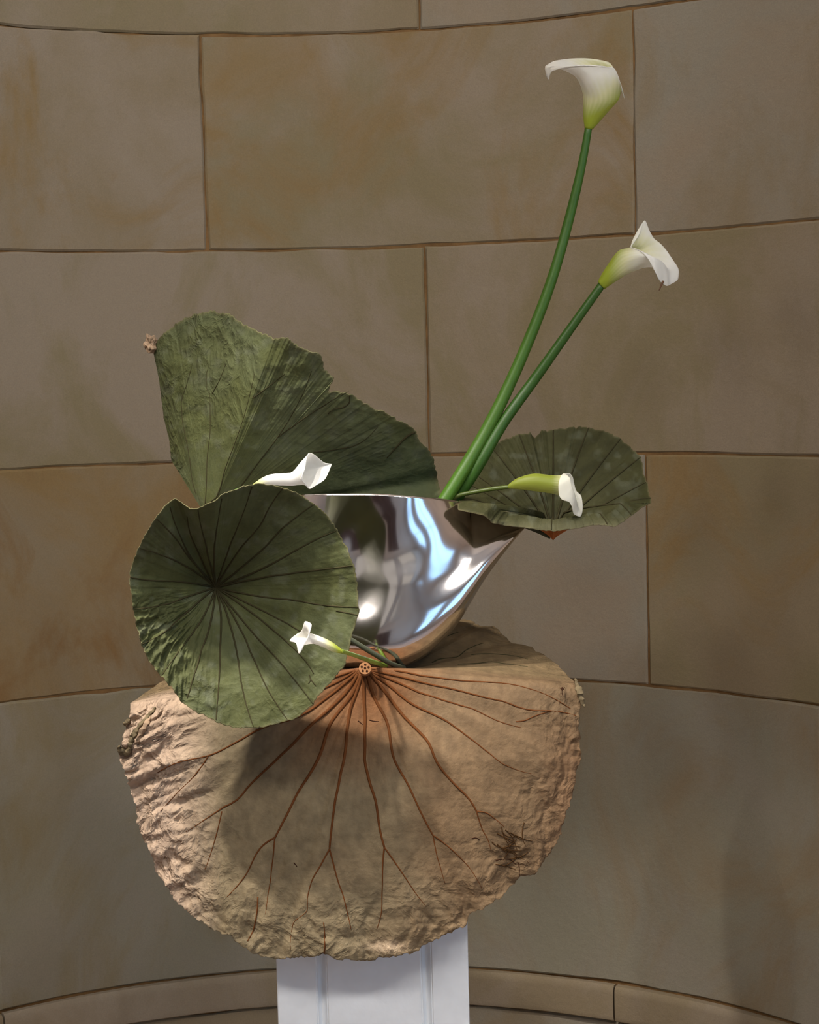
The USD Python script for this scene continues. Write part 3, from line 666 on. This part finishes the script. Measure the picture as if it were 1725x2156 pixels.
def green_pigment(L, c_in, c_mid, c_edge, seed, grey=lin(94, 98, 82)):
    r, px, py = L.rflat, L.pix[:, 0], L.pix[:, 1]
    n = fbm(np.c_[px * 0.008, py * 0.008, np.zeros(len(px))], seed=seed, oct=4)
    f = fbm(np.c_[px * 0.05, py * 0.05, np.zeros(len(px))], seed=seed + 5, oct=3)
    col = mixc(c_in, c_mid, (r - 0.02) / 0.16)
    col = col * (1 - np.clip((n + 0.1) * 0.7, 0, 0.6))[:, None] + np.asarray(c_edge) * np.clip((n + 0.1) * 0.7, 0, 0.6)[:, None]
    w = np.clip(f * 0.5 - 0.1, 0, 0.35); col = col * (1 - w)[:, None] + np.asarray(grey) * w[:, None]
    rim_w = np.clip((r - 0.985) / 0.015, 0, 1) * 0.6
    return col * (1 - rim_w)[:, None] + np.asarray(lin(104, 98, 68)) * rim_w[:, None]
G_IN, G_MID, G_EDGE = lin(58, 54, 34), lin(74, 79, 50), lin(68, 71, 37)
fleafp = thing('round_green_leaf', 'round dried green lotus leaf facing forward, hanging at the left in front of the vase', 'leaf')
msh, src = fleaf.mesh()
put('leaf_blade', msh, M['leaf'], fleafp, pigment=green_pigment(fleaf, G_IN, G_MID, G_EDGE, 71)[src],
    crumple_w=(np.clip((np.clip((480 - fleaf.pix[:, 0]) / 150, 0, 1) * np.clip((fleaf.pix[:, 1] - 1200) / 60, 0, 1) + 0.45 * np.clip((fleaf.pix[:, 1] - 1330) / 120, 0, 1)) * np.clip(fleaf.rflat * 2 - 0.5, 0, 1), 0, 1))[src])
fget = fleaf.depth()
C2 = (662, 790)
fveins = [[(470, 570), (380, 450), (275, 345)], [(480, 560), (365, 270)], [(545, 560), (490, 420), (475, 330)], [(605, 560), (570, 420), (545, 285)], [(650, 560), (670, 400), (700, 215)], [(750, 530), (830, 330), (895, 140)], [(820, 540), (960, 370), (1010, 270), (1095, 150)],
    [(900, 600), (990, 520), (1070, 430), (1200, 320), (1300, 250)], [(1000, 650), (1200, 540), (1330, 470), (1440, 425)], [(1100, 705), (1300, 680), (1550, 650)], [(900, 842), (1200, 880), (1400, 910), (1585, 920)], [(1000, 960), (1200, 1070), (1330, 1150)],
    [(950, 1000), (1190, 1210), (1260, 1290), (1295, 1350)], [(900, 1080), (1100, 1300), (1290, 1545)], [(830, 1080), (900, 1240), (970, 1400), (1130, 1655)], [(760, 1050), (800, 1230), (830, 1430), (905, 1695)], [(695, 1000), (690, 1200), (680, 1400), (662, 1650)],
    [(620, 1050), (560, 1230), (515, 1380), (475, 1510)], [(570, 1000), (420, 1210), (310, 1362)], [(450, 970), (330, 1080), (180, 1160)], [(450, 862), (350, 900), (120, 930)], [(450, 757), (300, 748), (200, 740), (105, 725)], [(450, 645), (340, 592), (170, 538)]]
for k, p in enumerate(fveins):
    vein(fleafp, fget, z2(C2, *p), 5.0, 2.6, M['green_vein'], seed=80 + k)
for k, p in enumerate([z2((1440, 942), (1500, 955), (1580, 970)), z2((1265, 1355), (1275, 1385), (1262, 1415)), z2((1275, 1385), (1310, 1430))]):
    vein(fleafp, fget, p, 3, 2.4, M['green_vein'], n=8, name='tear', seed=120 + k)
def stalk(pts, n=40):
    c = curve(pts, n); return at(c[:, 0], c[:, 1], c[:, 2]), c[:, 3] / 2 * c[:, 2] / F
M['stalk'] = plain('dull_green_stalk', lin(70, 74, 58), 0.7, spec=0.25)
q, r = stalk([(451, 1236, 2.022, 11), (520, 1250, 2.045, 11), (620, 1287, 2.06, 11), (700, 1325, 2.07, 11), (742, 1349, 2.075, 11), (790, 1378, 2.085, 11), (835, 1402, 2.11, 11), (850, 1406, 2.14, 11)])
put('stalk', tube(q, r, 14), M['stalk'], fleafp)

# --- rear green leaf standing at the upper left
rr_px = [(428, 1063), (360, 968), (356, 924), (345, 881), (334, 794), (323, 742), (330, 716), (356, 694), (387, 674), (421, 661), (443, 654), (465, 659), (482, 661), (504, 677), (515, 685), (543, 698), (569, 707), (578, 714), (608, 709), (619, 727), (647, 740), (671, 744), (678, 759), (680, 777), (702, 796), (695, 811), (693, 824), (734, 827), (747, 837), (791, 861), (806, 866), (826, 879), (869, 903), (887, 929), (904, 950), (919, 981), (923, 1011), (928, 1050), (890, 1075)]
def rear_depth(px, py):
    return 2.255 - 0.13 * np.clip((1050 - py) / 350, 0, 1)
rrim = [(x, y, float(rear_depth(x, y))) for x, y in rr_px]
rrim[-1] = (890, 1075, 2.235); rrim[-2] = (928, 1050, 2.235); rrim[-3] = (923, 1011, 2.245)
def rear_bend(G, RR, TH, R, c):
    # the left strip turns away along a crease from the stalk to the top
    x, y = G[..., 0], G[..., 1]
    crease = 437 + (1095 - y) * 0.37
    back = np.clip((crease - x) / 200, 0, 1.3)
    G[..., 2] += 0.17 * back ** 1.05
    right = np.clip((x - 560) / 360, 0, 1)
    G[..., 2] += -0.035 * np.sin(np.pi * right) * RR
    return G
def rear_relief(RR, TH, G):
    b = green_relief(52, 12, 0.0008, 0.006)(RR, TH, G)
    x, y = G[..., 0], G[..., 1]
    q = np.stack([x * 0.02, y * 0.006, np.zeros_like(x)], -1).reshape(-1, 3)
    left = np.clip((560 - x) / 120, 0, 1) * np.clip(RR * 2 - 0.5, 0, 1)
    return b - (1 - np.abs(fbm(q, seed=61, oct=3)).reshape(x.shape) * 1.6) * 0.002 * left
rleaf = Leaf((437, 1092, 2.24), rrim, nt=760, nr=120, closed=False, rag=2.2, torn=3.5, seed=22, bend=rear_bend, relief=rear_relief)
rleafp = thing('torn_green_leaf', 'large dried green lotus leaf with a torn edge, standing upright behind the vase at left', 'leaf')
msh, src = rleaf.mesh()
put('leaf_blade', msh, M['leaf'], rleafp, pigment=green_pigment(rleaf, lin(76, 79, 46), lin(82, 88, 60), lin(76, 80, 42), 73)[src],
    crumple_w=(np.clip((600 - rleaf.pix[:, 0]) / 120, 0.25, 1) * np.clip(rleaf.rflat * 2.2 - 0.5, 0, 1))[src])
rlget = rleaf.depth()
def z1(*p): return [(230 + x / 2.3, 620 + y / 2.3) for x, y in p]
for k, p in enumerate([[(440, 1010), (410, 930), (385, 760), (355, 600), (350, 520), (375, 440), (405, 330)], [(465, 1015), (472, 900), (475, 800), (490, 620), (490, 500), (470, 440), (480, 350)], [(470, 1015), (520, 980), (560, 850), (620, 690), (665, 550), (690, 450), (705, 380)],
    [(640, 925), (720, 820), (830, 670), (930, 500), (980, 370)], [(820, 690), (930, 610), (1050, 530), (1160, 470)], [(700, 500), (780, 440), (850, 385)], [(990, 765), (1100, 750), (1180, 735), (1300, 640)], [(500, 480), (540, 400), (570, 320)]]):
    pts = z1(*p)
    vein(rleafp, rlget, pts, 2.8, 1.2, M['green_vein'], seed=140 + k)
vein(rleafp, rlget, z1((1345, 790), (1400, 730), (1440, 690), (1480, 665)), 3.0, 7.0, M['green_vein'], n=10, name='tear', seed=155)
vein(rleafp, rlget, z1((1060, 578), (1080, 560), (1140, 545), (1165, 520), (1165, 490)), 2.5, 2.5, M['green_vein'], n=12, name='tear', seed=156)
tb = trimesh.creation.icosphere(4, 0.0105); tv = np.array(tb.vertices)
nn = fbm(tv * 190, seed=3, oct=3); tv = tv * (1 + 0.45 * nn[:, None]) * np.array([0.75, 0.7, 1.05]); ctr = at(317, 724, float(rlget(np.array([328.0]), np.array([724.0]))[0]))
wt = put('withered_tip', (tv + ctr, np.array(tb.faces)), M['pale_dry'], rleafp); wt.SetCustomDataByKey('label', 'pale crumpled dry tip')
q, r = stalk([(437, 1092, 2.245, 13), (500, 1120, 2.25, 13), (580, 1110, 2.25, 13), (660, 1110, 2.23, 13), (740, 1180, 2.22, 13)])
put('stalk', tube(q, r, 12), M['stalk'], rleafp)

# --- right green leaf, an open bowl
ri_px = [(965, 1062, 2.185), (972, 1048, 2.235), (987, 1030, 2.265), (987, 1011, 2.285), (999, 993, 2.305), (1021, 956, 2.335), (1036, 941, 2.345), (1063, 926, 2.36), (1093, 916, 2.37), (1117, 913, 2.375), (1126, 922, 2.375), (1141, 908, 2.38), (1165, 905, 2.385), (1201, 901, 2.385), (1214, 902, 2.385), (1220, 898, 2.385), (1250, 902, 2.38), (1277, 910, 2.375), (1307, 923, 2.365), (1331, 943, 2.35),
    (1349, 962, 2.335), (1355, 987, 2.315), (1361, 1011, 2.295), (1366, 1035, 2.275), (1371, 1059, 2.25), (1352, 1068, 2.235), (1334, 1083, 2.215), (1313, 1098, 2.20), (1295, 1109, 2.19), (1274, 1106, 2.185), (1247, 1106, 2.185), (1220, 1112, 2.185), (1195, 1116, 2.185), (1162, 1119, 2.19), (1132, 1115, 2.195), (1103, 1110, 2.195), (1065, 1107, 2.185), (1038, 1101, 2.17), (1019, 1085, 2.163), (990, 1079, 2.163), (964, 1073, 2.166)]
def bowl(RR, TH, G):
    return 0.0 * RR
def bowl_bend(G, RR, TH, R, c):
    # bowl: the walls rise steeply from the bottom, then flatten outwards
    k = RR ** 0.75
    base = c[None, None, :]
    full = R[None] - c
    near = np.clip((R[None, :, 1] - 1040) / 45, 0, 1)                            # the rim towards the viewer rolls outwards
    ky = (0.62 * RR + 0.38 * RR ** 0.55) * (1 - near) + np.minimum(RR / 0.13, 1) ** 0.8 * near
    up = np.clip((RR - 0.1) / 0.76, 0, 1); up = up ** 0.5
    lip = near * 25 * up * np.clip((1 - RR) / 0.14, 0, 1) ** 0.8
    out = base + np.stack([full[..., 0] * RR, full[..., 1] * ky - lip, full[..., 2] * RR], -1)
    return out
def right_relief(RR, TH, G):
    b = green_relief(63, 18, 0.0015, 0.004)(RR, TH, G)
    return b + np.sin(TH * 2 * np.pi * 9) * 0.003 * np.clip(RR * 2 - 1, 0, 1) * (G[..., 1] > 1060)
bleaf = Leaf((1165, 1137, 2.275), ri_px, nt=520, nr=100, rag=1.4, torn=3.0, seed=32, bend=bowl_bend, relief=right_relief)
bleafp = thing('bowl_shaped_green_leaf', 'bowl-shaped dried green lotus leaf resting at the right on the beak of the vase', 'leaf')
msh, src = bleaf.mesh()
pg = green_pigment(bleaf, lin(52, 50, 29), lin(59, 59, 33), lin(53, 54, 27), 75)
kk = np.clip((bleaf.rflat - 0.05) / 0.1, 0, 1)
front = np.clip((bleaf.pix[:, 1] - 1085) / 20, 0, 1) * np.clip((bleaf.rflat - 0.75) / 0.25, 0, 1) * 0.5
pg = pg * (1 - front)[:, None] + np.asarray(lin(104, 102, 76)) * front[:, None]
under = np.concatenate([np.zeros(len(pg)), np.ones(len(pg))])
pg2 = pg[src]; rs = bleaf.rflat[src]
stalk_spot = np.clip((0.24 - rs) / 0.12, 0, 1) * under                         # rusty patch round the stalk, on the underside
inner_fix = np.clip((0.2 - rs) / 0.12, 0, 1) * (1 - under)
pg2 = pg2 * (1 - inner_fix)[:, None] + np.asarray(lin(58, 56, 36)) * inner_fix[:, None]
pg2 = pg2 * (1 - 0.8 * under[:, None]) + np.asarray(lin(150, 138, 108)) * (0.8 * under[:, None])
pg2 = pg2 * (1 - stalk_spot)[:, None] + np.asarray(lin(158, 92, 44)) * stalk_spot[:, None]
put('leaf_blade', msh, M['leaf'], bleafp, pigment=pg2, crumple_w=0.3 * np.clip(bleaf.rflat * 2 - 0.7, 0, 1)[src])
# its veins follow the blade from near the stalk to the rim
Gw = at(bleaf.G[..., 0], bleaf.G[..., 1], bleaf.G[..., 2])
rimpix = bleaf.G[-1, :, :2]
nb = vnormals(bleaf.v, bleaf.f)[:-1].reshape(bleaf.nr, bleaf.nt, 3)
for k, (ex_, ey_) in enumerate([(997, 995), (1036, 941), (1093, 916), (1165, 905), (1240, 901), (1307, 923), (1349, 962), (1361, 1015), (1369, 1050), (1330, 1085), (985, 1020), (972, 1055), (1280, 1106), (1162, 1119)]):
    j = int(((rimpix - [ex_, ey_]) ** 2).sum(1).argmin())
    ii = np.linspace(6, bleaf.nr - 2, 30).astype(int)
    rad = np.linspace(5.0, 2.6, 30) / 2 * 2.2 / F
    q = Gw[ii, j] + nb[ii, j] * (rad * 0.35)[:, None]
    put('vein', tube(q, rad, 7), M['green_vein'], bleafp)
q, r = stalk([(1160, 1130, 2.28, 11), (1120, 1112, 2.285, 11), (1060, 1092, 2.285, 11), (1000, 1066, 2.265, 11), (930, 1062, 2.24, 11), (860, 1120, 2.225, 11)])
put('stalk', tube(q, r, 12), M['stalk'], bleafp)

# ------------------------------------------------------------------ calla lilies
M['stem'] = pigmented('calla_stem', 0.42, 0.4, 0.10, 40, bump=0.0002, bump_scale=200, sss=0.1)
M['brown_tip'] = plain('withered_tip', lin(92, 62, 40), 0.8)
def ring_circle(cx, cy, u, a, Y0, b, n=8):
    u = np.asarray(u, float) / np.hypot(*u); ph = np.arange(n) * 2 * np.pi / n
    return np.stack([cx + np.cos(ph) * a * u[0], cy + np.cos(ph) * a * u[1], Y0 - np.sin(ph) * b], -1)
def spathe(rings, Y0, vs_green, n=96, m=48, thick=0.0009, white=lin(238, 236, 226), green=lin(146, 162, 40), yellow=lin(216, 214, 160), side=None):
    """the wrapped white bract: rings of 8 control points from the stem to the rim"""
    P = []
    for rg in rings:
        rg = np.asarray(rg, float)
        q = len(rg); ext = np.vstack([rg[-3:], rg, rg[:1], rg[1:4]]); te = np.arange(-3, q + 4) / q
        P.append(PchipInterpolator(te, ext)(np.arange(n) / n))
    P = np.array(P)
    cen = P.mean(1); s = np.concatenate([[0], np.cumsum(np.maximum(np.linalg.norm(np.diff(P, axis=0)[:, :, :2], axis=2).mean(1), 2.0))]); s /= s[-1]
    vv = np.linspace(0, 1, m)
    Q = PchipInterpolator(s, P)(vv)                                   # (m, n, 3)
    v = at(Q[..., 0], Q[..., 1], Q[..., 2]).reshape(-1, 3)
    f = grid_faces(m, n, True)
    nr = vnormals(v, f); ctr = at(*Q.mean(1).T)
    if ((v.reshape(m, n, 3)[: m // 2] - ctr[: m // 2, None]) * nr.reshape(m, n, 3)[: m // 2]).sum() < 0: f = f[:, ::-1]
    V = np.repeat(vv, n); A = np.tile(np.arange(n) / n, m)
    g0, g1 = vs_green
    streak = 0.018 * np.sin(A * 2 * np.pi * 23) + (0.0 if side is None else side[1] * np.cos((A - side[0]) * 2 * np.pi))
    w = np.clip((V - g0 - streak) / (g1 - g0), 0, 1); w = w * w * (3 - 2 * w)
    col = np.where((w < 0.5)[:, None], np.asarray(green) * (1 - 2 * w)[:, None] + np.asarray(yellow) * (2 * w)[:, None], np.asarray(yellow) * (2 - 2 * w)[:, None] + np.asarray(white) * (2 * w - 1)[:, None])
    vv2, ff, src = solidify(v, f, thick)
    return (vv2, ff), col[src]
def stem_tube(pts, name='stem', top=lin(50, 88, 24), low=lin(70, 106, 28), n=60, parent=None):
    c = curve(pts, n); q = at(c[:, 0], c[:, 1], c[:, 2]); r = c[:, 3] / 2 * c[:, 2] / F
    v, f = tube(q, r, 20)
    t = np.append(np.repeat(np.linspace(0, 1, n), 20), [0, 1])
    return put(name, (v, f), M['stem'], parent, pigment=mixc(top, low, t))
def off(pts, Y0): return [(x, y, Y0 + d) for x, y, d in pts]

c1 = thing('calla_lily', 'tallest white calla lily on a long green stem, its lip pointing left', 'flower')
Y = 2.25; U = (1, 0)
put('spathe', *(lambda s: (s[0], M['petal'], c1, True, s[1]))(spathe([
    ring_circle(1240, 271, (1, 0.15), 8.5, Y, 0.005), ring_circle(1252, 240, (1, 0.05), 24, Y, 0.013), ring_circle(1266, 208, (1, 0.0), 38, Y, 0.022),
    off([(1309, 192, 0), (1296, 168, -.026), (1250, 164, -.032), (1226, 172, -.022), (1219, 172, 0), (1230, 152, .02), (1258, 148, .03), (1294, 162, .026)], Y),
    off([(1313, 204, 0), (1294, 147, -.030), (1235, 139, -.036), (1187, 146, -.022), (1166, 137, 0), (1182, 128, .02), (1228, 125, .03), (1282, 134, .028)], Y),
    off([(1314, 206, 0), (1292, 143, -.031), (1232, 137, -.037), (1172, 141, -.016), (1149, 141, 0), (1170, 129, .014), (1224, 124, .032), (1281, 132, .03)], Y),
    off([(1315, 207, 0), (1291, 142, -.030), (1231, 138, -.036), (1161, 152, -.010), (1156, 167, 0), (1150, 152, .010), (1222, 125, .031), (1281, 132, .03)], Y)], Y, (0.32, 0.92), side=(0.36, -0.22))))
stem_tube([(1240, 266, Y, 15), (1229, 330, Y, 17), (1204, 440, Y, 20), (1165, 580, 2.245, 22), (1108, 730, 2.24, 24), (1036, 885, 2.23, 27), (948, 1035, 2.212, 29), (905, 1100, 2.205, 28), (845, 1200, 2.20, 28)], parent=c1)

c2 = thing('calla_lily', 'white calla lily with a pointed tip upright and a brown withered end, opening upper right', 'flower')
Y = 2.24; U2 = (0.66, 0.75)
put('spathe', *(lambda s: (s[0], M['petal'], c2, True, s[1]))(spathe([
    ring_circle(1266, 601, U2, 11, Y, 0.006), ring_circle(1287, 578, U2, 18, Y, 0.012), ring_circle(1320, 549, (0.5, 0.86), 27, Y, 0.017),
    off([(1368, 563, 0), (1370, 553, -.015), (1355, 540, -.022), (1337, 528, -.016), (1327, 521, 0), (1338, 516, .012), (1360, 520, .018), (1378, 546, .012)], Y),
    off([(1406, 566, -.002), (1396, 553, -.016), (1374, 541, -.024), (1350, 529, -.018), (1328, 520, 0), (1343, 492, .016), (1384, 510, .02), (1416, 555, .012)], Y),
    off([(1411, 599, -.004), (1404, 602, -.012), (1396, 598, -.016), (1387, 588, -.022), (1378, 570, -.026), (1364, 545, -.025), (1352, 532, -.022), (1338, 524, -.012), (1328, 520, -.002), (1346, 494, .012), (1357, 464, .02), (1369, 490, .022),
         (1393, 528, .024), (1415, 558, .016), (1429, 573, .01), (1427, 588, .003)], Y)], Y, (0.24, 0.90), side=(0.12, -0.18))))
stem_tube([(1268, 599, Y, 17), (1213, 676, Y, 19), (1132, 790, 2.24, 22), (1058, 893, 2.23, 24), (1004, 985, 2.222, 26), (966, 1043, 2.224, 26), (925, 1105, 2.228, 26), (875, 1190, 2.228, 26)], top=lin(46, 80, 22), low=lin(48, 84, 24), parent=c2)
q, r = stalk([(1397, 592, 2.222, 5), (1393, 600, 2.220, 4), (1388, 612, 2.219, 1.5)], 8); put('withered_tip', tube(q, r, 8), M['brown_tip'], c2).SetCustomDataByKey('label', 'thin brown dry tip')

c3 = thing('calla_lily', 'green calla lily with white lip lying across the bowl-shaped leaf', 'flower')
Y = 2.195; D = (0.05, 1)
put('spathe', *(lambda s: (s[0], M['petal'], c3, True, s[1]))(spathe([
    ring_circle(1070, 1025, D, 4, Y, 0.0022), ring_circle(1093, 1018, D, 12.5, Y, 0.007), ring_circle(1130, 1016, D, 19, Y, 0.011), ring_circle(1168, 1021, D, 20, Y, 0.012),
    off([(1216, 1068, 0), (1211, 1045, -.010), (1204, 1025, -.014), (1200, 1008, -.012), (1192, 1000, -.003), (1190, 1001, .010), (1200, 1020, .014), (1215, 1050, .010)], Y),
    off([(1221, 1088, -.004), (1208, 1082, -.010), (1204, 1067, -.016), (1198, 1057, -.018), (1184, 1052, -.020), (1177, 1041, -.020), (1176, 1025, -.019), (1178, 1012, -.015), (1182, 1002, -.008), (1189, 997, .002), (1198, 996, .010), (1206, 1004, .014), (1209, 1020, .017), (1213, 1034, .017), (1224, 1046, .014), (1227, 1070, .006)], Y)], Y, (0.60, 0.94), white=lin(240, 238, 222), green=lin(128, 140, 44))))
stem_tube([(1073, 1025, Y, 8), (1040, 1029, 2.20, 9), (1000, 1036, 2.205, 9), (968, 1043, 2.21, 9.5), (940, 1060, 2.215, 10), (900, 1110, 2.215, 10)], top=lin(78, 92, 36), low=lin(50, 64, 26), n=30, parent=c3)

c4 = thing('calla_lily', 'white calla lily lying in front of the torn upright leaf, opening right', 'flower')
Y = 2.165
put('spathe', *(lambda s: (s[0], M['petal'], c4, True, s[1]))(spathe([
    ring_circle(530, 1026, (0.2, 1), 4, Y, 0.003), ring_circle(575, 1010, (0.1, 1), 12, Y, 0.007), ring_circle(612, 1009, (0.05, 1), 14, Y, 0.009), ring_circle(636, 996, (0.05, 1), 25, Y, 0.014),
    off([(652, 1030, -.006), (645, 1023, -.010), (640, 1017, -.014), (633, 1008, -.017), (637, 998, -.018), (641, 986, -.016), (643, 974, -.014), (646, 961, -.009), (652, 953, -.004), (662, 957, .003), (674, 967, .008), (686, 975, .011), (699, 977, .012), (692, 995, .010), (684, 1010, .006), (668, 1021, .0)], Y)], Y, (0.02, 0.34), green=lin(176, 184, 96), white=lin(236, 234, 228))))
stem_tube([(534, 1025, Y, 8), (480, 1050, Y, 9), (500, 1090, 2.19, 10), (580, 1085, 2.215, 10), (650, 1080, 2.22, 10), (720, 1160, 2.22, 10)], n=30, parent=c4)

c5 = thing('calla_lily', 'smallest white calla lily with a short green stem in front of the round green leaf', 'flower')
Y = 1.895; D5 = (0.3, 0.95)
put('spathe', *(lambda s: (s[0], M['petal'], c5, True, s[1]))(spathe([
    ring_circle(722, 1372, D5, 4.5, Y, 0.003), ring_circle(701, 1362, D5, 12, Y, 0.007), ring_circle(674, 1350, (0.35, 0.93), 13, Y, 0.008), ring_circle(654, 1343, (0.35, 0.93), 13.5, Y, 0.009),
    off([(637, 1360, -.004), (644, 1352, -.011), (650, 1341, -.012), (652, 1328, -.011), (643, 1318, -.003), (638, 1328, .008), (624, 1342, .011), (629, 1354, .005)], Y),
    off([(631, 1376, -.005), (642, 1356, -.013), (649, 1343, -.014), (657, 1316, -.012), (645, 1308, -.004), (637, 1326, .008), (611, 1349, .013), (624, 1355, .005)], Y)], Y, (0.10, 0.62), green=lin(150, 164, 40))))
stem_tube([(720, 1371, Y, 9), (745, 1379, 1.94, 9), (765, 1386, 2.0, 9.5), (785, 1393, 2.06, 10), (812, 1402, 2.12, 10)], top=lin(112, 134, 44), low=lin(96, 124, 40), n=26, parent=c5)
